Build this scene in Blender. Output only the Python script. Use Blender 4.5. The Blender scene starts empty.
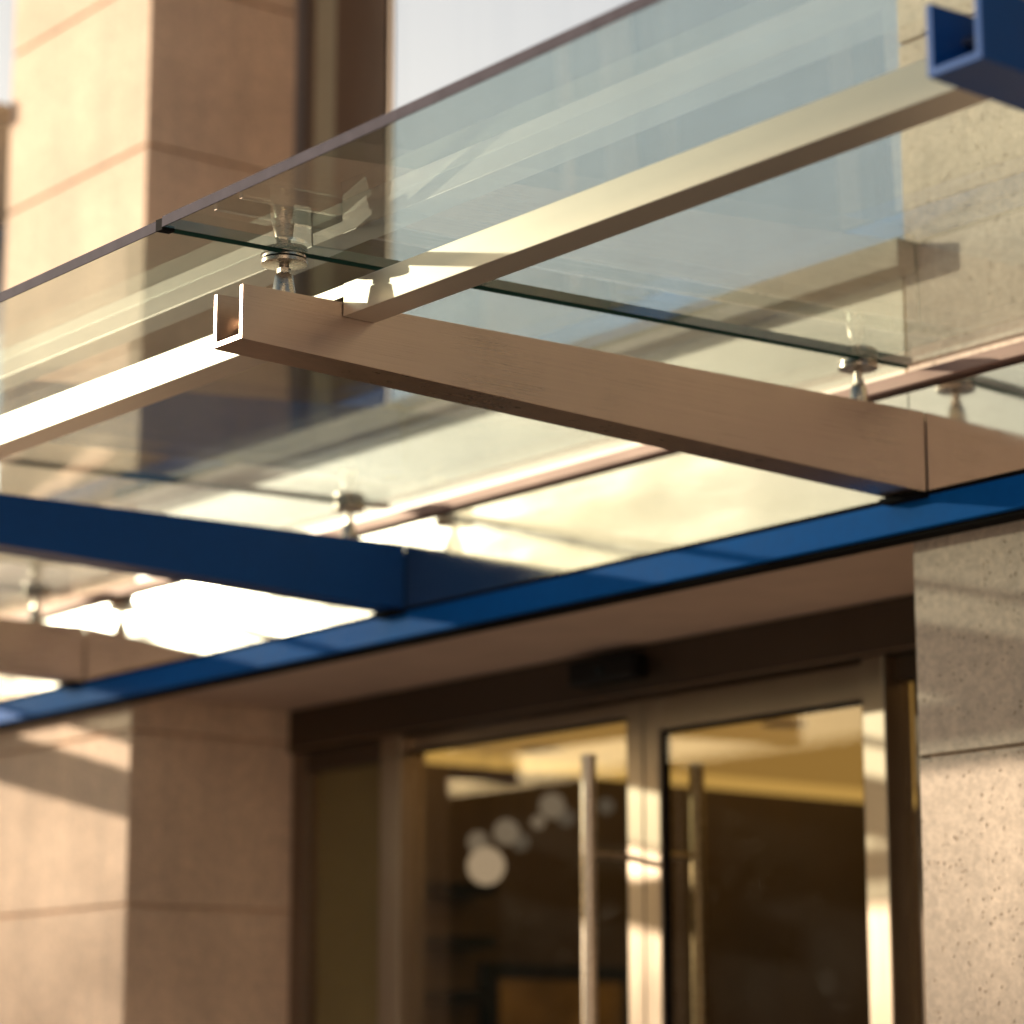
import bpy, bmesh, math, random
from mathutils import Vector, Matrix
random.seed(7)
R = math.radians
scene = bpy.context.scene
COL = scene.collection

# ------------------------------------------------------------------ helpers
def tag(o, label=None, cat=None, group=None, kind=None):
    if label: o['label'] = label
    if cat: o['category'] = cat
    if group: o['group'] = group
    if kind: o['kind'] = kind
    return o

def empty(name, loc=(0, 0, 0), **k):
    o = bpy.data.objects.new(name, None); COL.objects.link(o)
    o.location = loc; o.empty_display_size = .1
    return tag(o, **k)

class MB:
    def __init__(s): s.bm = bmesh.new()
    def box(s, x0, x1, y0, y1, z0, z1):
        v = [s.bm.verts.new((x, y, z)) for x in (x0, x1) for y in (y0, y1) for z in (z0, z1)]
        for f in ((0,1,3,2),(4,6,7,5),(0,4,5,1),(2,3,7,6),(0,2,6,4),(1,5,7,3)):
            s.bm.faces.new([v[i] for i in f])
        return s
    def prism(s, pts, axis, a, b):
        """pts: 2D outline (counter-clockwise) extruded along axis (0,1,2) from a to b"""
        def P(p, t):
            q = list(p); q.insert(axis, t); return q
        A = [s.bm.verts.new(P(p, a)) for p in pts]; B = [s.bm.verts.new(P(p, b)) for p in pts]
        n = len(pts)
        s.bm.faces.new(A); s.bm.faces.new(B[::-1])
        for i in range(n):
            s.bm.faces.new([A[i], B[i], B[(i+1) % n], A[(i+1) % n]])
        return s
    def hexa(s, v):
        v = [s.bm.verts.new(p) for p in v]
        for f in ((0,1,3,2),(4,6,7,5),(0,4,5,1),(2,3,7,6),(0,2,6,4),(1,5,7,3)):
            s.bm.faces.new([v[i] for i in f])
        return s
    def lathe(s, prof, c, n=40, M=None):
        """prof [(r,z)], revolved about local z, moved to c"""
        M = M or Matrix()
        rings = []
        for r, z in prof:
            rings.append([s.bm.verts.new(Vector(c) + (M @ Vector((r*math.cos(2*math.pi*k/n), r*math.sin(2*math.pi*k/n), z)))) for k in range(n)])
        for a, b in zip(rings, rings[1:]):
            for k in range(n):
                s.bm.faces.new([a[k], a[(k+1) % n], b[(k+1) % n], b[k]])
        s.bm.faces.new(rings[0][::-1]); s.bm.faces.new(rings[-1])
        return s
    def tube(s, p, q, r, n=24, r2=None):
        p, q = Vector(p), Vector(q); d = q-p
        M = d.to_track_quat('Z', 'Y').to_matrix().to_4x4()
        return s.lathe([(r, 0), (r2 or r, d.length)], p, n, M)
    def build(s, name, mat, parent=None, bevel=0, smooth=False, **k):
        bmesh.ops.recalc_face_normals(s.bm, faces=s.bm.faces)
        me = bpy.data.meshes.new(name); s.bm.to_mesh(me); s.bm.free()
        o = bpy.data.objects.new(name, me); COL.objects.link(o)
        me.materials.append(mat)
        if parent is not None:
            o.parent = parent
            o.matrix_parent_inverse = Matrix.Translation(-Vector(parent_world(parent)))
        if bevel:
            m = o.modifiers.new('Bevel', 'BEVEL'); m.width = bevel; m.segments = 2; m.limit_method = 'ANGLE'
            m.harden_normals = False
        if smooth:
            for p in me.polygons: p.use_smooth = True
            m = o.modifiers.new('Edges', 'EDGE_SPLIT'); m.split_angle = R(35)
        return tag(o, **k)

def parent_world(p):
    """parts stand at the world origin, so only a thing's Empty shifts its children"""
    return p.location if p.type == 'EMPTY' else Vector((0, 0, 0))

# ------------------------------------------------------------------ materials
def mat(name):
    m = bpy.data.materials.new(name); m.use_nodes = True
    nt = m.node_tree; nt.nodes.clear()
    out = nt.nodes.new('ShaderNodeOutputMaterial')
    return m, nt, out
def N(nt, t, **k):
    n = nt.nodes.new(t)
    for a, b in k.items():
        if a.startswith('i_'): n.inputs[a[2:].replace('_', ' ')].default_value = b
        else: setattr(n, a, b)
    return n
def L(nt, a, b): nt.links.new(a, b)
def coords(nt, scale=(1, 1, 1), rot=(0, 0, 0)):
    g = N(nt, 'ShaderNodeNewGeometry'); mp = N(nt, 'ShaderNodeMapping')
    mp.inputs['Scale'].default_value = scale; mp.inputs['Rotation'].default_value = rot
    L(nt, g.outputs['Position'], mp.inputs['Vector'])
    return mp.outputs['Vector']
def ramp(nt, fac, stops):
    r = N(nt, 'ShaderNodeValToRGB')
    el = r.color_ramp.elements
    while len(el) < len(stops): el.new(.5)
    for e, (p, c) in zip(el, stops):
        e.position = p; e.color = (*c, 1) if len(c) == 3 else c
    L(nt, fac, r.inputs['Fac']); return r.outputs['Color']
def g3(v): return (v, v, v)

TANG = {'anodised_bronze': (.7, 0, .72), 'anodised_bronze_purlin': (0, .7, .72)}   # across the brushing
def metal(name, base, rough, metallic=1., spec=.5, grain=(1, 1, 1), amt=.25, bump=.0, tintvar=.12, coat=0, rvar=.1):
    """brushed / anodised metal: grain stretched along one axis varies the roughness and the tone"""
    m, nt, out = mat(name)
    p = N(nt, 'ShaderNodeBsdfPrincipled'); p.inputs['Metallic'].default_value = metallic; p.inputs['Specular IOR Level'].default_value = spec
    v = coords(nt, grain)
    n = N(nt, 'ShaderNodeTexNoise'); n.inputs['Scale'].default_value = 1.; n.inputs['Detail'].default_value = 6
    n.inputs['Roughness'].default_value = .65
    L(nt, v, n.inputs['Vector'])
    n2 = N(nt, 'ShaderNodeTexNoise'); n2.inputs['Scale'].default_value = 3.2; n2.inputs['Detail'].default_value = 5
    L(nt, coords(nt), n2.inputs['Vector'])
    mr = N(nt, 'ShaderNodeMapRange'); mr.inputs['From Min'].default_value = .3; mr.inputs['From Max'].default_value = .7
    mr.inputs['To Min'].default_value = max(.02, rough-rvar); mr.inputs['To Max'].default_value = rough+rvar
    mx = N(nt, 'ShaderNodeMix', data_type='FLOAT'); mx.inputs[0].default_value = .4
    L(nt, n.outputs['Fac'], mx.inputs[2]); L(nt, n2.outputs['Fac'], mx.inputs[3])
    L(nt, mx.outputs[0], mr.inputs['Value']); L(nt, mr.outputs[0], p.inputs['Roughness'])
    lo = tuple(c*(1-tintvar) for c in base); hi = tuple(min(1, c*(1+tintvar)) for c in base)
    L(nt, ramp(nt, mx.outputs[0], [(.3, lo), (.7, hi)]), p.inputs['Base Color'])
    p.inputs['Anisotropic'].default_value = amt
    if amt > .6:
        tv = N(nt, 'ShaderNodeCombineXYZ'); tv.inputs[0].default_value, tv.inputs[1].default_value, tv.inputs[2].default_value = TANG[name]; L(nt, tv.outputs[0], p.inputs['Tangent'])
    if coat:
        p.inputs['Coat Weight'].default_value = coat; p.inputs['Coat Roughness'].default_value = .12
    if bump:
        b = N(nt, 'ShaderNodeBump'); b.inputs['Strength'].default_value = bump; b.inputs['Distance'].default_value = .002
        L(nt, n.outputs['Fac'], b.inputs['Height']); L(nt, b.outputs[0], p.inputs['Normal'])
    L(nt, p.outputs[0], out.inputs['Surface'])
    return m

def glass(name, tint, rough=0., boost=1., dirt=.02, base_refl=0., film=(.8, .8, .75)):
    """clear sheet: coloured see-through plus Fresnel mirror, with a thin uneven film of dust"""
    m, nt, out = mat(name)
    t = N(nt, 'ShaderNodeBsdfTransparent'); t.inputs['Color'].default_value = (*tint, 1)
    g = N(nt, 'ShaderNodeBsdfGlossy'); g.inputs['Roughness'].default_value = rough
    g.inputs['Color'].default_value = (1, 1, 1, 1)
    fr = N(nt, 'ShaderNodeFresnel'); 
    gb = N(nt, 'ShaderNodeNewGeometry'); io = N(nt, 'ShaderNodeMapRange')
    io.inputs['To Min'].default_value = 1.5; io.inputs['To Max'].default_value = 1/1.5     # same mirror strength on both faces of a thin sheet
    L(nt, gb.outputs['Backfacing'], io.inputs['Value']); L(nt, io.outputs[0], fr.inputs['IOR'])
    ml = N(nt, 'ShaderNodeMath', operation='MULTIPLY_ADD', use_clamp=True)
    ml.inputs[1].default_value = boost; ml.inputs[2].default_value = base_refl
    L(nt, fr.outputs[0], ml.inputs[0])
    a = N(nt, 'ShaderNodeMixShader'); L(nt, ml.outputs[0], a.inputs[0]); L(nt, t.outputs[0], a.inputs[1]); L(nt, g.outputs[0], a.inputs[2])
    d = N(nt, 'ShaderNodeBsdfDiffuse'); d.inputs['Color'].default_value = (*film, 1)
    n = N(nt, 'ShaderNodeTexNoise'); n.inputs['Scale'].default_value = 2.2; n.inputs['Detail'].default_value = 8
    n.inputs['Roughness'].default_value = .7
    L(nt, coords(nt, (1, 3, 1), (0, 0, .3)), n.inputs['Vector'])
    n3 = N(nt, 'ShaderNodeTexVoronoi'); n3.inputs['Scale'].default_value = 38.
    L(nt, coords(nt), n3.inputs['Vector'])
    sp = N(nt, 'ShaderNodeMapRange'); sp.inputs['From Min'].default_value = .05; sp.inputs['From Max'].default_value = .03
    sp.inputs['To Min'].default_value = 0; sp.inputs['To Max'].default_value = dirt*3
    L(nt, n3.outputs['Distance'], sp.inputs['Value'])
    mr = N(nt, 'ShaderNodeMapRange'); mr.inputs['From Min'].default_value = .35; mr.inputs['From Max'].default_value = .75
    mr.inputs['To Min'].default_value = dirt*.3; mr.inputs['To Max'].default_value = dirt*1.8
    L(nt, n.outputs['Fac'], mr.inputs['Value'])
    ad = N(nt, 'ShaderNodeMath', operation='ADD'); L(nt, mr.outputs[0], ad.inputs[0]); L(nt, sp.outputs[0], ad.inputs[1])
    b = N(nt, 'ShaderNodeMixShader'); L(nt, ad.outputs[0], b.inputs[0]); L(nt, a.outputs[0], b.inputs[1]); L(nt, d.outputs[0], b.inputs[2])
    L(nt, b.outputs[0], out.inputs['Surface'])
    return m

def stone(name, base, pits=1., scale=1.):
    m, nt, out = mat(name)
    p = N(nt, 'ShaderNodeBsdfPrincipled'); p.inputs['Roughness'].default_value = .8
    p.inputs['Specular IOR Level'].default_value = .3
    v = coords(nt)
    n1 = N(nt, 'ShaderNodeTexNoise'); n1.inputs['Scale'].default_value = 1.1; n1.inputs['Detail'].default_value = 7
    L(nt, coords(nt, (1, 1, 2.5)), n1.inputs['Vector'])
    n2 = N(nt, 'ShaderNodeTexNoise'); n2.inputs['Scale'].default_value = 55*scale; n2.inputs['Detail'].default_value = 8
    n2.inputs['Roughness'].default_value = .7
    L(nt, v, n2.inputs['Vector'])
    vo = N(nt, 'ShaderNodeTexVoronoi'); vo.inputs['Scale'].default_value = 58*scale
    wn = N(nt, 'ShaderNodeTexNoise'); wn.inputs['Scale'].default_value = 30; L(nt, v, wn.inputs['Vector'])
    va = N(nt, 'ShaderNodeVectorMath', operation='MULTIPLY_ADD'); va.inputs[1].default_value = (.03, .03, .03)
    L(nt, wn.outputs['Color'], va.inputs[0]); L(nt, v, va.inputs[2]); L(nt, va.outputs[0], vo.inputs['Vector'])
    # only some cells carry a pit
    pm = N(nt, 'ShaderNodeMapRange'); pm.inputs['From Min'].default_value = .16; pm.inputs['From Max'].default_value = .30
    pm.inputs['To Min'].default_value = 1; pm.inputs['To Max'].default_value = 0
    L(nt, vo.outputs['Distance'], pm.inputs['Value'])
    sepc = N(nt, 'ShaderNodeSeparateColor'); L(nt, vo.outputs['Color'], sepc.inputs[0])
    gt = N(nt, 'ShaderNodeMath', operation='GREATER_THAN'); gt.inputs[1].default_value = .62; 
    pn = N(nt, 'ShaderNodeTexNoise'); pn.inputs['Scale'].default_value = 5.5; pn.inputs['Detail'].default_value = 3; L(nt, v, pn.inputs['Vector'])
    pa = N(nt, 'ShaderNodeMath', operation='MULTIPLY_ADD'); pa.inputs[1].default_value = 1.6; L(nt, pn.outputs['Fac'], pa.inputs[0])
    ps = N(nt, 'ShaderNodeMath', operation='SUBTRACT'); ps.inputs[1].default_value = .84; L(nt, sepc.outputs[0], ps.inputs[0])
    L(nt, ps.outputs[0], pa.inputs[2]); L(nt, pa.outputs[0], gt.inputs[0])
    pit = N(nt, 'ShaderNodeMath', operation='MULTIPLY'); L(nt, pm.outputs[0], pit.inputs[0]); L(nt, gt.outputs[0], pit.inputs[1])
    c = ramp(nt, n1.outputs['Fac'], [(.3, tuple(x*.88 for x in base)), (.7, tuple(min(1, x*1.1) for x in base))])
    c2 = ramp(nt, n2.outputs['Fac'], [(.35, g3(.78)), (.62, g3(1.08))])
    mu = N(nt, 'ShaderNodeMix', data_type='RGBA', blend_type='MULTIPLY'); mu.inputs[0].default_value = 1
    L(nt, c, mu.inputs[6]); L(nt, c2, mu.inputs[7])
    st = N(nt, 'ShaderNodeTexNoise'); st.inputs['Scale'].default_value = 1; st.inputs['Detail'].default_value = 6; st.inputs['Roughness'].default_value = .6
    L(nt, coords(nt, (7, 7, 1.3)), st.inputs['Vector'])        # faint rain streaks
    ms = N(nt, 'ShaderNodeMix', data_type='RGBA', blend_type='MULTIPLY'); ms.inputs[0].default_value = 1
    L(nt, mu.outputs[2], ms.inputs[6]); L(nt, ramp(nt, st.outputs['Fac'], [(.36, (.93, .93, .94)), (.58, (1.06, 1.05, 1.05))]), ms.inputs[7]); mu = ms
    mu2 = N(nt, 'ShaderNodeMix', data_type='RGBA', blend_type='MULTIPLY'); mu2.inputs[7].default_value = (.5, .45, .4, 1)
    pf = N(nt, 'ShaderNodeMath', operation='MULTIPLY'); pf.inputs[1].default_value = .8*pits; L(nt, pit.outputs[0], pf.inputs[0])
    L(nt, pf.outputs[0], mu2.inputs[0]); L(nt, mu.outputs[2], mu2.inputs[6])
    L(nt, mu2.outputs[2], p.inputs['Base Color'])
    h = N(nt, 'ShaderNodeMath', operation='MULTIPLY_ADD'); h.inputs[1].default_value = -1.4*pits
    L(nt, pit.outputs[0], h.inputs[0]); L(nt, n2.outputs['Fac'], h.inputs[2])
    b = N(nt, 'ShaderNodeBump'); b.inputs['Strength'].default_value = .55; b.inputs['Distance'].default_value = .004
    L(nt, h.outputs[0], b.inputs['Height']); L(nt, b.outputs[0], p.inputs['Normal'])
    L(nt, p.outputs[0], out.inputs['Surface'])
    return m

def plain(name, base, rough=.6, var=.15, scale=6, spec=.4, metallic=0):
    m, nt, out = mat(name)
    p = N(nt, 'ShaderNodeBsdfPrincipled'); p.inputs['Roughness'].default_value = rough
    p.inputs['Specular IOR Level'].default_value = spec; p.inputs['Metallic'].default_value = metallic
    n = N(nt, 'ShaderNodeTexNoise'); n.inputs['Scale'].default_value = scale; n.inputs['Detail'].default_value = 6
    L(nt, coords(nt), n.inputs['Vector'])
    L(nt, ramp(nt, n.outputs['Fac'], [(.3, tuple(x*(1-var) for x in base)), (.7, tuple(min(1, x*(1+var)) for x in base))]), p.inputs['Base Color'])
    L(nt, p.outputs[0], out.inputs['Surface'])
    return m

def emit(name, c, s):
    m, nt, out = mat(name)
    e = N(nt, 'ShaderNodeEmission'); e.inputs[0].default_value = (*c, 1); e.inputs[1].default_value = s
    L(nt, e.outputs[0], out.inputs['Surface']); return m

BRONZE = metal('anodised_bronze', (.50, .385, .315), .30, metallic=.88, grain=(60, 2.0, 900), amt=.8, tintvar=.19, rvar=.07, bump=.05)
BRONZE_X = metal('anodised_bronze_purlin', (.66, .60, .51), .36, metallic=.8, grain=(1.2, 60, 900), amt=.85, tintvar=.03, rvar=.03)
BLUE = metal('blue_powder_coat', (.003, .06, .24), .42, metallic=.0, spec=.18, grain=(30, 30, 30), amt=0, tintvar=.1, rvar=.06)
BLUE_L = metal('blue_powder_coat_gloss', (.006, .12, .44), .5, metallic=.0, spec=.03, grain=(30, 30, 30), amt=0, tintvar=.1, rvar=.06)
STEEL = metal('brushed_stainless', (.52, .45, .37), .28, grain=(90, 90, 300), amt=.3, tintvar=.08, rvar=.08)
DARKM = metal('dark_bronze_frame', (.10, .072, .05), .45, metallic=.7, grain=(20, 20, 4), amt=0, tintvar=.1)
JAMB = metal('bronze_jamb', (.22, .16, .115), .42, metallic=.7, grain=(20, 20, 4), amt=0, tintvar=.1)
FRAME = metal('champagne_door_frame', (.36, .29, .22), .36, grain=(90, 90, 3), amt=.3, tintvar=.06)
GRAYF = metal('grey_window_frame', (.22, .22, .24), .45, metallic=.6, grain=(20, 20, 4), amt=0)
MIRROR = metal('polished_fascia', (.77, .71, .66), .10, grain=(1.2, 1, 9), amt=0, tintvar=.09, rvar=.06, bump=.04)
PINK = metal('rose_glazing_channel', (.42, .26, .22), .5, metallic=.5, grain=(3, 30, 90), amt=0)
RUBBER = plain('black_rubber', (.010, .009, .009), .8, spec=.05)
BLACKP = plain('black_plastic', (.004, .004, .004), .5, spec=.2)
CGLASS = glass('canopy_glass', (.87, .94, .925), boost=1.35, dirt=.045)
CEDGE = plain('polished_glass_edge', (.07, .062, .078), .7, scale=20, spec=.04)
GEDGE = plain('green_glass_edge', (.03, .08, .06), .15, spec=.8)
DGLASS = glass('door_glass', (.80, .78, .70), boost=1.1, dirt=.006)
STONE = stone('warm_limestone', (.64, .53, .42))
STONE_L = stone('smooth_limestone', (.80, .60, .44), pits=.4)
SOFFIT = plain('soffit_render', (.60, .45, .36), .8, .06)
LEDGE = stone('ledge_stone', (.42, .36, .27), pits=.6)
PAVING = plain('paving', (.34, .30, .26), .8, .12, 2)
ROADM = plain('asphalt', (.07, .065, .06), .9, .15, 5)
GOLD = plain('warm_ceiling_plaster', (.75, .50, .20), .6, .05, 2)
DWALL = plain('dark_walnut_wall', (.07, .042, .024), .5, .3, 3)
LFLOOR = plain('lobby_floor', (.20, .15, .10), .3, .15, 3)
BARK = plain('bark', (.07, .05, .035), .9, .3, 12)
LEAF = plain('leaves', (.06, .075, .03), .6, .35, 3)

# reflective sun-control glazing of the storey above
def solar_glass():
    m, nt, out = mat('sun_control_glass')
    g = N(nt, 'ShaderNodeBsdfGlossy'); g.inputs['Roughness'].default_value = .06
    g.inputs['Color'].default_value = (.74, .84, 1, 1)
    d = N(nt, 'ShaderNodeBsdfDiffuse')
    n = N(nt, 'ShaderNodeTexNoise'); n.inputs['Scale'].default_value = 1.; n.inputs['Detail'].default_value = 2
    L(nt, coords(nt, (5, 1, .15)), n.inputs['Vector'])
    L(nt, ramp(nt, n.outputs['Fac'], [(.4, (.32, .385, .50)), (.6, (.34, .405, .52))]), d.inputs['Color'])
    mx = N(nt, 'ShaderNodeMixShader'); mx.inputs[0].default_value = .16
    L(nt, d.outputs[0], mx.inputs[1]); L(nt, g.outputs[0], mx.inputs[2]); L(nt, mx.outputs[0], out.inputs['Surface'])
    return m
SOLAR = solar_glass()

# ------------------------------------------------------------------ setting
MB().box(-120, 120, -120, 120, -.3, -.14).build('ground', PAVING, kind='structure')
MB().box(-60, 60, -22, -10, -.136, -.132).build('road', ROADM, kind='structure')
MB().box(-60, 60, -9.9, -.0, -.136, 0).build('pavement', PAVING, kind='structure')

# ------------------------------------------------------------------ building
XL, XR, YF, YD = -3.92, -.13, .08, .78       # opening between the piers, pier face, glazing plane
bld = empty('building', (-2, .4, 0), label='limestone building front with recessed glazed entrance and tall windows over the canopy', cat='building')

def blocks(x0, x1, y0, y1, joints, zt=8.2, g=.005, d=.012):
    m = MB(); zs = [0]+joints+[zt]
    for a, b in zip(zs, zs[1:]):
        m.box(x0, x1, y0, y1, a+g/2 if a else 0, b-g/2)
    m.box(x0+d, x1-d, y0+d, y1-.002, .002, zt-.004)
    return m
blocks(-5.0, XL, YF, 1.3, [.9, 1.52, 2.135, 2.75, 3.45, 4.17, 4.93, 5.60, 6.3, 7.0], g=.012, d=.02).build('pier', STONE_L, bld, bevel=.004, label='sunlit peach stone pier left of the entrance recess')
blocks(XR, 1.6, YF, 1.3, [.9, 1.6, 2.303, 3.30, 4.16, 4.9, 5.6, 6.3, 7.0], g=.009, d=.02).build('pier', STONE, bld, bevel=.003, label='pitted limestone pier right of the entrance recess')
blocks(1.606, 3.4, YF, 1.3, [.9, 1.6, 2.303, 3.30, 4.16, 4.9, 5.6, 6.3, 7.0], g=.009, d=.02).build('pier', STONE, bld, bevel=.003)
# recess soffit, spandrel above it, ledge
MB().box(XL+.002, XR-.002, YF+.03, YD+.02, 2.875, 3.0).build('soffit', SOFFIT, bld)
MB().box(XL+.004, XR-.010, YF+.004, YF+.3, 3.002, 3.535).build('spandrel', plain('honed_stone', (.74, .64, .48), .38, .12, 2.5, spec=.3), bld, bevel=.003)
MB().box(XL-.03, -.075, 0.0, YD-.05, 3.537, 3.612).build('ledge', LEDGE, bld, bevel=.004)
# storey above: window with side panel, mullions and the big pane
w = MB().box(XL+.002, XL+.11, YD-.03, YD+.1, 3.60, 8).box(-3.66, -3.33, YD-.04, YD+.1, 3.60, 8).box(XL+.1, XR, YD-.02, YD+.1, 3.60, 3.66).build('window', JAMB, bld, bevel=.003)
MB().box(XL+.11, -3.66, YD-.03, YD-.01, 3.66, 8).build('side_panel', plain('olive_panel', (.42, .37, .25), .4, .06), w)
w3 = MB().box(-2.548, -2.535, .195, YD-.041, 3.614, 8).box(-2.535, XR-.001, .19, .26, 3.614, 3.632).build('box_window', DARKM, bld)
MB().box(-2.534, XR-.001, .20, .22, 3.633, 8).build('pane', SOLAR, w3)
MB().box(XL+.003, XL+.05, YD-.05, YD-.031, 3.62, 8).build('frame', GRAYF, w)
# the bay left of the left pier
w2 = MB().box(-9, -5.003, YD-.02, YD+.1, 3.60, 3.7).box(-5.08, -5.003, YD-.03, YD+.1, 3.702, 8).build('window', GRAYF, bld)
MB().box(-9, -5.082, YD+.01, YD+.03, 3.702, 8).build('pane', SOLAR, w2)
MB().box(-9, -5.07, .0, YD-.05, 5.33, 5.42).build('ledge', LEDGE, bld)
MB().box(-9, -5.002, YF+.3, YD+.3, 0, 3.598).build('wall', STONE_L, bld)
MB().box(-9, 3.4, 1.3, 1.5, 3.05, 8.2).build('wall', DWALL, bld, label='dark wall behind the upper storey glazing')
MB().box(-9, 3.4, YF, 5, 8.202, 8.3).build('roof', plain('roof_slab', (.3, .28, .25)), bld)

# entrance frame: header, jambs, mullions
fr = MB()
fr.box(XL+.002, XR-.002, YD-.03, YD+.14, 2.715, 2.873)                    # header
fr.build('door_header', DARKM, bld, bevel=.003)
MB().box(XL+.002, XR-.002, YD-.035, YD-.0305, 2.722, 2.728).build('trim', FRAME, bld)
MB().box(XL+.003, XL+.09, YD-.012, YD+.1, 0, 2.713).build('door_jamb', JAMB, bld, bevel=.003)
MB().box(-.30, XR-.003, YD-.012, YD+.1, 0, 2.713).build('door_jamb', JAMB, bld, bevel=.003)
J = MB()
J.box(-3.310, -3.190, YD-.05, YD+.06, 0, 2.713)
J.build('mullion', FRAME, bld, bevel=.004)
MB().box(-.958, -.868, YD-.05, YD+.06, 0, 2.713).build('mullion', FRAME, bld, bevel=.004)
sl = MB().box(XL+.092, -3.297, YD-.004, YD+.05, 2.64, 2.711).build('sidelight', DARKM, bld)
MB().box(XL+.092, -3.297, YD+.02, YD+.032, 0, 2.638).build('pane', DGLASS, sl)
MB().box(XL+.115, -3.31, YD+.036, YD+.046, 0, 2.638).build('blind', plain('olive_blind', (.44, .36, .17), .7, .05), sl)
sl = MB().box(-.870, -.302, YD-.004, YD+.05, 2.64, 2.711).box(-.80, -.77, YD-.004, YD+.05, 0, 2.638).build('sidelight', DARKM, bld)
MB().box(-.870, -.802, YD+.02, YD+.032, 0, 2.638).build('pane', DGLASS, sl)

def leaf(x0, x1, yo, hx, hy0, hy1, ztop, hz):
    d = MB()
    d.box(x0, x0+.075, yo, yo+.045, 0.02, 2.705)
    d.box(x1-.075, x1, yo, yo+.045, 0.02, 2.705)
    d.box(x0+.075, x1-.075, yo+.001, yo+.044, ztop, 2.705)
    d.box(x0+.075, x1-.075, yo+.001, yo+.044, 0.02, .14)
    d = d.build('door', FRAME, bld, bevel=.003)
    MB().box(x0+.076, x1-.076, yo+.016, yo+.028, .141, ztop-.001).build('pane', DGLASS, d)
    MB().box(x0+.0755, x0+.087, yo+.010, yo+.034, .142, ztop-.002).box(x1-.087, x1-.0755, yo+.010, yo+.034, .142, ztop-.002).box(x0+.088, x1-.088, yo+.010, yo+.034, ztop-.012, ztop-.002).build('gasket', RUBBER, d)
    h = MB()
    h.tube((hx, hy0, 1.2), (hx, hy0, hz), .024, 28)
    for z in (1.45, 2.215):
        h.tube((hx, min(hy0, hy1), z), (hx, max(hy0, hy1), z), .011, 16)
    h.build('handle', STEEL, d, smooth=True)
leaf(-3.31, -1.957, YD-.01, -2.03, YD-.17, YD-.011, 2.66, 2.525)
leaf(-1.951, -.92, YD-.01, -1.905, YD+.17, YD+.036, 2.60, 2.51)
# dark sensor over the doors
sn = MB().box(-2.22, -1.90, YD-.10, YD-.032, 2.765, 2.845).build('motion_sensor', BLACKP, None, bevel=.012, label='black motion sensor box on the dark header over the doors', cat='sensor')
MB().lathe([(.016, 0), (.014, .006)], (-2.06, YD-.101, 2.80), 20, Matrix.Rotation(R(90), 4, 'X')).build('lens', plain('sensor_lens', (.02, .03, .035), .1), sn)

# ------------------------------------------------------------------ lobby
MB().box(-9, 3, YD+.15, 12, -.01, .004).build('lobby_floor', LFLOOR, kind='structure')
GLOWC = emit('ceiling_lamplight_glow', (1, .56, .15), .50)  # golden lamplight on the ceiling is put in as an even emission
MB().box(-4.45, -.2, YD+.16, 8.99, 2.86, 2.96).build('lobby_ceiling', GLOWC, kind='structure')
tag(MB().box(-4.80, -4.452, YD+.16, 8.99, 2.853, 2.95).build('ceiling_glow_band', emit('ceiling_band_glow', (1, .60, .17), .9)), 'ceiling band along the lobby side wall, its golden lamplight put in as glow', 'ceiling glow')  # brighter lamplit edge of the ceiling, painted as emission rather than a fixture
MB().box(-5.0, -4.802, YD+.141, 8.99, 0, 3.0).build('lobby_side_wall', plain('umber_wall', (.085, .055, .03), .6, .2, 2), kind='structure')
MB().box(-9, 3, 9.0, 9.2, 0, 3.2).build('lobby_wall', DWALL, kind='structure')
MB().box(-.1, .1, 1.31, 9, 0, 3.2).build('lobby_side_wall', DWALL, kind='structure')
DL = emit('downlight_lamp', (1, .78, .45), 2.2)
dls = [(-4.1, 2.1), (-3.5, 3.5), (-2.9, 2.3), (-2.4, 3.7), (-4.2, 1.5)]
for i, (x, y) in enumerate(dls):
    e = empty('downlight', (x, y, 2.86), label='round recessed downlight glowing in the golden lobby ceiling', cat='ceiling light', group='downlights in the lobby ceiling')
    MB().lathe([(.075, 0), (.09, -.004), (.09, -.008), (.07, -.010), (.07, -.002)], (x, y, 2.852), 28).build('rim', STEEL, e)
    MB().lathe([(.066, 0), (.066, .002)], (x, y, 2.8505), 28).build('lamp', DL, e)
GLINT_EMIT = [emit('bright_glint', (1, .76, .56), .62), emit('dim_glint', (1, .78, .60), .28), emit('faint_glint', (1, .8, .64), .14)]  # glowing globes added in place of blurred foliage reflections in the left door
GLINTS = [(-4.208, 1.900, 2.377, 0.076, 0), (-4.519, 2.100, 2.504, 0.045, 1), (-4.332, 2.100, 2.532, 0.053, 1), (-4.491, 2.300, 2.513, 0.038, 2), (-4.402, 2.400, 2.663, 0.054, 1), (-4.432, 2.500, 2.621, 0.038, 2), (-4.923, 2.500, 2.640, 0.030, 2), (-4.248, 2.200, 2.573, 0.029, 1), (-4.054, 2.400, 2.635, 0.033, 2), ]
for i, (x, y, z, rr, gk) in enumerate(GLINTS):
    e = empty('glint_globe', (x, y, z), label='largest and brightest glowing globe standing in for a blurred reflection in the left door' if gk == 0 else 'small dim glowing globe standing in for a blurred reflection in the left door', cat='reflected glint', group='globes standing in for door reflections')
    MB().lathe([(rr*math.sin(math.pi*k/14+.001), -rr*math.cos(math.pi*k/14)) for k in range(15)], (x, y, z), 28).build('globe', GLINT_EMIT[gk], e, smooth=True)
    MB().tube((x, y, z+rr), (x, y, 2.85), .002, 6).build('cord', BLACKP, e)
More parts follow.
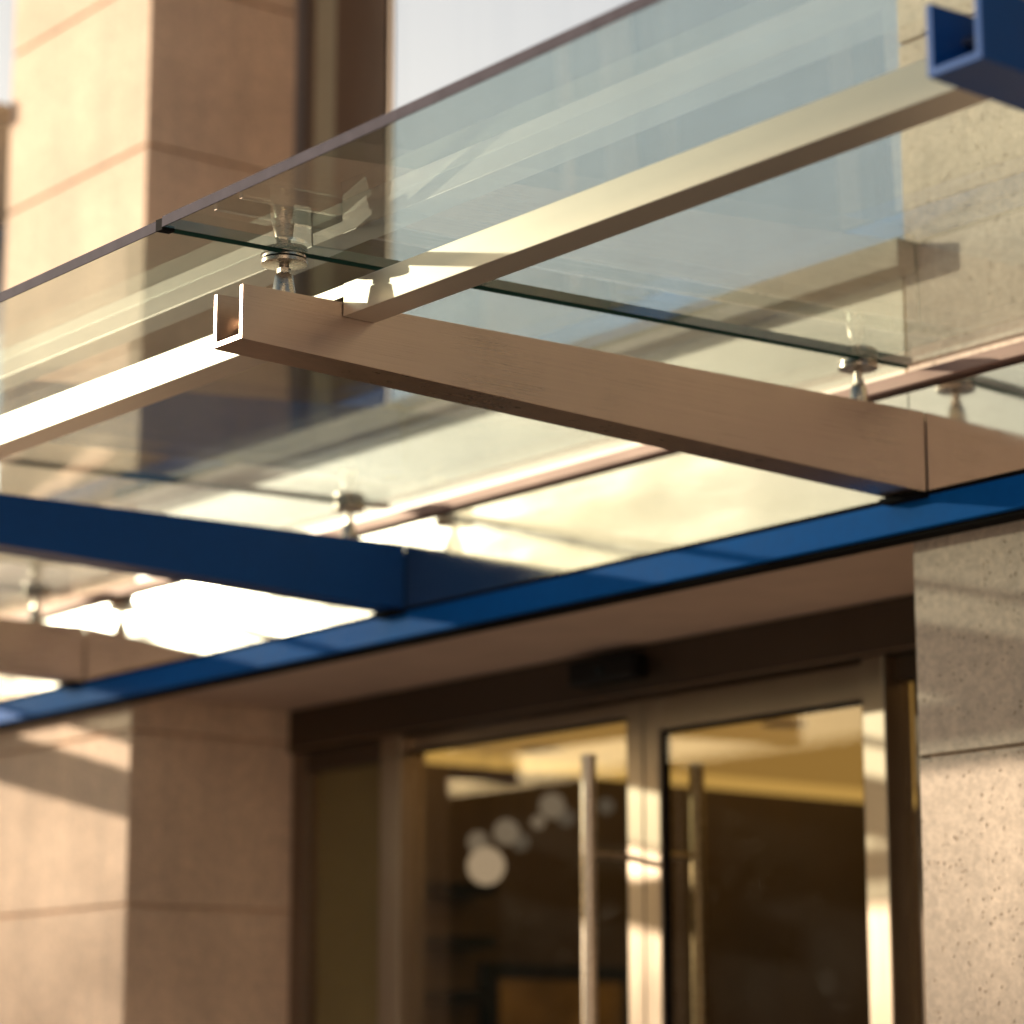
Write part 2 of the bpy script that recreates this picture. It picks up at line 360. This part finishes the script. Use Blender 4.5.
# shelving and a framed picture on the side wall
sh = empty('shelf_unit', (-4.7, 1.9, 0), label='wall unit with dark shelves behind the left glass door', cat='shelf')
for z in (1.62, 1.86, 2.08, 2.30):
    MB().box(-4.80, -4.62, 1.25, 2.28, z, z+.045).build('shelf', BLACKP, sh)
MB().box(-4.801, -4.785, 1.25, 2.28, .4, 2.36).build('back_panel', plain('shelf_back', (.13, .085, .045)), sh)
pf = empty('picture_frame', (-4.78, 2.7, 1.7), label='dark framed picture hanging on the lobby side wall', cat='picture')
MB().box(-4.80, -4.76, 2.33, 3.15, 1.35, 2.03).build('frame', BLACKP, pf, bevel=.004)
MB().box(-4.762, -4.755, 2.40, 3.08, 1.42, 1.96).build('print', plain('ochre_print', (.30, .20, .07), .7, .5, 4), pf)
tb = empty('reception_desk', (-3, 6.5, 0), label='dark reception desk at the back of the lobby', cat='desk')
MB().box(-4.2, -1.4, 6.2, 6.9, 0, 1.08).build('body', DWALL, tb); MB().box(-4.3, -1.3, 6.1, 7.0, 1.082, 1.13).build('top', LFLOOR, tb)

# ------------------------------------------------------------------ canopy
can = empty('glass_canopy', (-1, -1, 3), label='projecting glass canopy on bronze and blue steel brackets above the doors', cat='canopy')
W, T = .11, .013
YB = -.004
def bracket(x1, m, label=None):
    x0 = x1-W; b = MB()
    zt0, zt1, zb0, zb1 = 3.106, 3.142, 2.990, 2.938
    def plate(xa, xb, za0, za1, zc0, zc1, ya=-2.0):
        b.hexa([(xa, ya, za0), (xa, ya, zc0), (xa, YB, za1), (xa, YB, zc1), (xb, ya, za0), (xb, ya, zc0), (xb, YB, za1), (xb, YB, zc1)])
    # one closed U section, swept and tapered
    def sec(y, zb, zt):
        return [(x0, y, zb), (x1, y, zb), (x1, y, zt), (x1-T, y, zt), (x1-T, y, zb+T), (x0+T, y, zb+T), (x0+T, y, zt), (x0, y, zt)]
    A = [b.bm.verts.new(p) for p in sec(-2.0, zb0, zt0)]; B = [b.bm.verts.new(p) for p in sec(YB, zb1, zt1)]
    b.bm.faces.new(A); b.bm.faces.new(B[::-1])
    for i in range(8): b.bm.faces.new([A[i], A[(i+1) % 8], B[(i+1) % 8], B[i]])
    return b.build('bracket', m, can, bevel=.0016, label=label)
BX = [(4.2, BRONZE, 'bronze channel bracket'), (1.995, BLUE, 'blue channel bracket with an open U end, top right'), (0, BRONZE, 'bronze channel bracket with an open U end, nearest the middle'),
      (-2.17, BLUE, 'blue channel bracket crossing the left side'), (-4.12, BRONZE, 'bronze channel bracket at far left'), (-6.1, BLUE, 'blue channel bracket')]
ZG = lambda y: 3.200 + .030*(y+1.87)         # underside of the glass, rising to the wall
for x1, m, lb in BX:
    bracket(x1, m, lb)
    if x1 > 3: continue
    xc = x1-W/2
    for yf in (-1.865, -.175):
        zt = 3.106 + .036*(yf+2)/2
        fz = ZG(yf)
        f = MB()
        f.lathe([(.030, zt-.045), (.0275, zt-.030), (.0255, zt+.008), (.019, zt+.050), (.0175, zt+.052)], (xc, yf, 0), 40)
        f = f.build('glass_fitting', STEEL, can, smooth=True)
        MB().lathe([(.0105, zt+.052), (.0105, fz-.017)], (xc, yf, 0), 24).lathe([(.015, zt+.056), (.015, zt+.066)], (xc, yf, 0), 6).build('stem', STEEL, f, smooth=True)
        MB().lathe([(.040, fz-.0185), (.0485, fz-.0170), (.0490, fz-.010), (.047, fz-.0085)], (xc, yf, 0), 56).build('disc', STEEL, f, smooth=True)
        MB().lathe([(.044, fz-.0084), (.044, fz-.0058)], (xc, yf, 0), 48).build('washer', RUBBER, f)
        MB().lathe([(.0475, fz-.0057), (.0475, fz-.0008)], (xc, yf, 0), 56).build('clamp_ring', STEEL, f, smooth=True)
        MB().lathe([(.0475, fz+.022), (.0475, fz+.030), (.040, fz+.034)], (xc, yf, 0), 48).build('cap', STEEL, f, smooth=True)
        MB().box(x1-W+T+.001, x1-T-.001, yf-.07, yf+.07, zt-.056, zt-.046).build('base_plate', STEEL, f)
# purlins: box tubes between the brackets, notched into them
PY0, PY1, PZ0, PZ1 = -1.754, -1.672, 3.078, 3.150
for a, b in zip(BX[1:], BX):
    xa = a[0]+.002; xb = b[0]-W-.002
    MB().box(xa, xb, PY0, PY1, PZ0, PZ1).build('purlin', BRONZE_X, can, bevel=.0016)
    MB().box(a[0]+.0005, a[0]+.004, PY0+.003, PY1-.003, PZ0+.003, PZ1-.004).build('purlin_joint', RUBBER, can)
for a in BX[1:]:
    MB().box(a[0]-W-.001, a[0]+.001, PY0+.002, PY1-.002, 3.122, PZ1-.002).build('purlin_saddle', BRONZE_X, can)
# rail along the wall
MB().box(-9, 3.4, -.006, .074, 2.852, 2.930).build('wall_rail', BLUE_L, can, bevel=.003)
MB().box(-9, 3.4, .0, .076, 2.932, 2.942).box(-9, 3.4, .012, .079, 2.842, 2.8515).build('rail_gasket', RUBBER, can)
for x1, m, lb in BX[1:]:
    MB().box(x1-W-.012, x1+.012, -.045, -.008, 2.922, 2.936).build('cleat', RUBBER, can)
# polished fascia panels between rail and glass: they mirror brackets and fittings
xs = [-9, -6.155, -4.175, -2.225, -.055, 1.94, 3.4]
for a, b in zip(xs, xs[1:]):
    MB().box(a+.002, b-.002, .0, .07, 2.944, 3.205).build('fascia_panel', MIRROR, can)
MB().box(-9, 3.4, -.030, .078, 3.210, 3.244).build('glazing_channel', PINK, can, bevel=.003)
# glass panels
GT = .021
gx = [(0, 4.1), (-2.17, 0), (-4.12, -2.17), (-6.1, -4.12), (-8.1, -6.1)]
gaps = [-6.145, -4.175, -2.215, -.014, 1.94, 4.1]
YG0, YG1 = -2.19, -.034
for a, b in zip(gaps, gaps[1:]):
    x0, x1 = a+.006, b-.006
    drop = .0045 if b == -.014 else 0
    def V(x, y, dz, e=0): return (x, y, ZG(y)+dz-drop)
    def slab(xa, xb, ya, yb, z0=0, z1=GT):
        return MB().hexa([V(xa, ya, z0), V(xa, ya, z1), V(xa, yb, z0), V(xa, yb, z1), V(xb, ya, z0), V(xb, ya, z1), V(xb, yb, z0), V(xb, yb, z1)])
    g = slab(x0+.003, x1-.003, YG0+.003, YG1).build('glass_panel', CGLASS, can)
    slab(x0, x1, YG0, YG0+.0028, -.0005, GT+.0005).build('front_edge', CEDGE, g)
    slab(x0, x0+.0028, YG0+.003, YG1).build('side_edge', GEDGE, g)
    slab(x1-.0028, x1, YG0+.003, YG1).build('side_edge', GEDGE, g)
    e = MB().hexa([V(x1-.010, YG0-.001, -.001), V(x1-.010, YG0-.001, GT+.002), V(x1-.010, YG0+.03, -.001), V(x1-.010, YG0+.03, GT+.002),
                   V(x1+.0115, YG0+.001, -.001), V(x1+.0115, YG0+.001, GT+.002), V(x1+.0115, YG0+.03, -.001), V(x1+.0115, YG0+.03, GT+.002)])
    e.build('end_gasket', RUBBER, can)

# ------------------------------------------------------------------ street trees in front, mirrored in the doors and shading the stone
def tree(x, y, h, cr, zc, seed, n, label, size=.16):
    rnd = random.Random(seed)
    t = empty('street_tree', (x, y, -.13), label=label, cat='tree', group='street trees across from the entrance')
    m = MB(); m.tube((x, y, -.13), (x+.1, y, zc), .16, 12, .09)
    for k in range(9):
        a = rnd.uniform(0, 6.28); rr = rnd.uniform(.5, .85)*cr
        m.tube((x+.05, y, zc-cr*.7+rnd.uniform(0, cr*.6)), (x+rr*math.cos(a), y+rr*math.sin(a), zc+rnd.uniform(-.3, .7)*cr), .05, 8, .015)
    m.build('trunk', BARK, t)
    bm = bmesh.new()
    cl = []
    for k in range(46):
        while True:
            p = Vector((rnd.uniform(-1, 1), rnd.uniform(-1, 1), rnd.uniform(-1, 1)))
            if .35 < p.length < 1: break
        cl.append((Vector((x, y, zc))+Vector((p.x*cr, p.y*cr, p.z*cr*(h-zc)/cr)), rnd.uniform(.22, .42)*cr*.6))
    for k in range(n):
        c, s = rnd.choice(cl)
        p = c + Vector((rnd.gauss(0, s*.6), rnd.gauss(0, s*.6), rnd.gauss(0, s*.5)))
        q = Matrix.Rotation(rnd.uniform(0, 6.28), 3, 'Z') @ Matrix.Rotation(rnd.uniform(-1.2, 1.2), 3, 'X')
        sz = size*rnd.uniform(.6, 1.2)
        vs = [bm.verts.new(p + q @ Vector(v)*sz) for v in ((-.5, 0, 0), (0, -.28, .05), (.5, 0, 0), (0, .28, .05))]
        bm.faces.new(vs)
    me = bpy.data.meshes.new('crown'); bm.to_mesh(me); bm.free(); me.materials.append(LEAF)
    o = bpy.data.objects.new('crown', me); COL.objects.link(o); o.parent = t
    o.matrix_parent_inverse = Matrix.Translation(-t.location)
    return t
def at(az, dist, y0=0, x0=-2):                # azimuth from -Y toward -X
    return x0-dist*math.sin(R(az)), y0-dist*math.cos(R(az))
for i, (az, dist, h, cr, zc) in enumerate([(41, 27, 5.4, 2.6, 3.4), (47, 30, 5.2, 2.8, 3.2), (52, 27, 4.9, 2.5, 3.1), (57, 31, 5.3, 2.8, 3.2)]):
    x, y = at(az, dist)
    tree(x, y, h, cr, zc, 20+i, 3200, 'leafy street tree mirrored in the glass of the entrance doors', .2)

# two taller trees farther off, whose crowns dapple the low sun on the stone
for i, (dx, h, n) in enumerate([(-2.9, 10.8, 1500), (2.0, 12.0, 3300), (0, 11.4, 1100)]):
    x, y = at(60, 45, x0=-1.6)
    tree(x+dx*.5, y-dx*.87, h, 3.3, 9.4, 50+i, n, 'tall thin-leaved street tree far off to the left', .26)
# low building across the road, its near side in shade
ob = empty('building', (-26, -34, -.13), label='low dark brick building across the road, mirrored in the doors', cat='building')
MB().box(-100, -8, -44, -36, -.12, 8.75).build('wall', plain('brown_brick', (.10, .065, .045), .9, .2, 3), ob)
for k in range(19):
  for zz in (1.2, 4.6):
    MB().box(-96+k*4.5, -94+k*4.5, -36.05, -35.98, zz, zz+2.2).build('window', BLACKP, ob)
MB().box(-100.3, -7.7, -44.3, -35.7, 8.752, 8.85).build('roof', DARKM, ob)

pb = empty('building', (24, -16, -.13), label='unseen pale building added at right to bounce warm sun onto the facade', cat='building')  # out-of-view block added to throw warm sunlight back onto brackets and reveals
MB().box(14, 30, -34, -7, -.12, 18).build('wall', plain('pale_bounce_wall', (.70, .58, .52), .9, .08, 1), pb)
for k in range(7):
  for zz in (1.0, 4.4, 7.8, 11.2):
    MB().box(13.95, 14.1, -32+k*3.6, -30.6+k*3.6, zz, zz+2.1).build('window', BLACKP, pb)
MB().box(13.7, 30.3, -34.3, -6.7, 18.002, 18.25).build('roof', DARKM, pb)

# ------------------------------------------------------------------ light
SUN_AZ, SUN_EL = 60, 11.5
az = R(180+SUN_AZ)
to_sun = Vector((math.sin(az)*math.cos(R(SUN_EL)), math.cos(az)*math.cos(R(SUN_EL)), math.sin(R(SUN_EL))))
sd = bpy.data.lights.new('sun', 'SUN'); sd.energy = 7.5; sd.angle = R(.6); sd.color = (1, .85, .66)
so = bpy.data.objects.new('sun', sd); COL.objects.link(so)
so.rotation_euler = (-to_sun).to_track_quat('-Z', 'Y').to_euler()
wd = bpy.data.worlds.new('World'); scene.world = wd; wd.use_nodes = True
nt = wd.node_tree; nt.nodes.clear()
sk = nt.nodes.new('ShaderNodeTexSky'); sk.sky_type = 'NISHITA'; sk.sun_disc = False
sk.sun_elevation = R(SUN_EL); sk.sun_rotation = az; sk.dust_density = 1.6; sk.air_density = 1.0; sk.ozone_density = 1.0
bg = nt.nodes.new('ShaderNodeBackground'); bg.inputs[1].default_value = .15
wo = nt.nodes.new('ShaderNodeOutputWorld')
nt.links.new(sk.outputs[0], bg.inputs[0]); nt.links.new(bg.outputs[0], wo.inputs[0])

# ------------------------------------------------------------------ camera
cd = bpy.data.cameras.new('camera'); co = bpy.data.objects.new('camera', cd); COL.objects.link(co)
co.location = (4.600, -4.949, 1.5)
p_, y_ = R(11.75), R(51.6)
dv = Vector((-math.sin(y_)*math.cos(p_), math.cos(y_)*math.cos(p_), math.sin(p_)))
co.rotation_euler = dv.to_track_quat('-Z', 'Y').to_euler()
cd.sensor_width = 36; cd.lens = 2780/1024*36; cd.clip_start = .05; cd.clip_end = 1000
cd.dof.use_dof = True; cd.dof.focus_distance = 5.7; cd.dof.aperture_fstop = 1.8; cd.dof.aperture_blades = 0
scene.camera = co
scene.view_settings.view_transform = 'Standard'; scene.view_settings.look = 'None'; scene.view_settings.exposure = 0
scene.cycles.max_bounces = 12; scene.cycles.transparent_max_bounces = 16; scene.cycles.glossy_bounces = 6
scene.cycles.sample_clamp_indirect = 6
scene.cycles.use_denoising = True
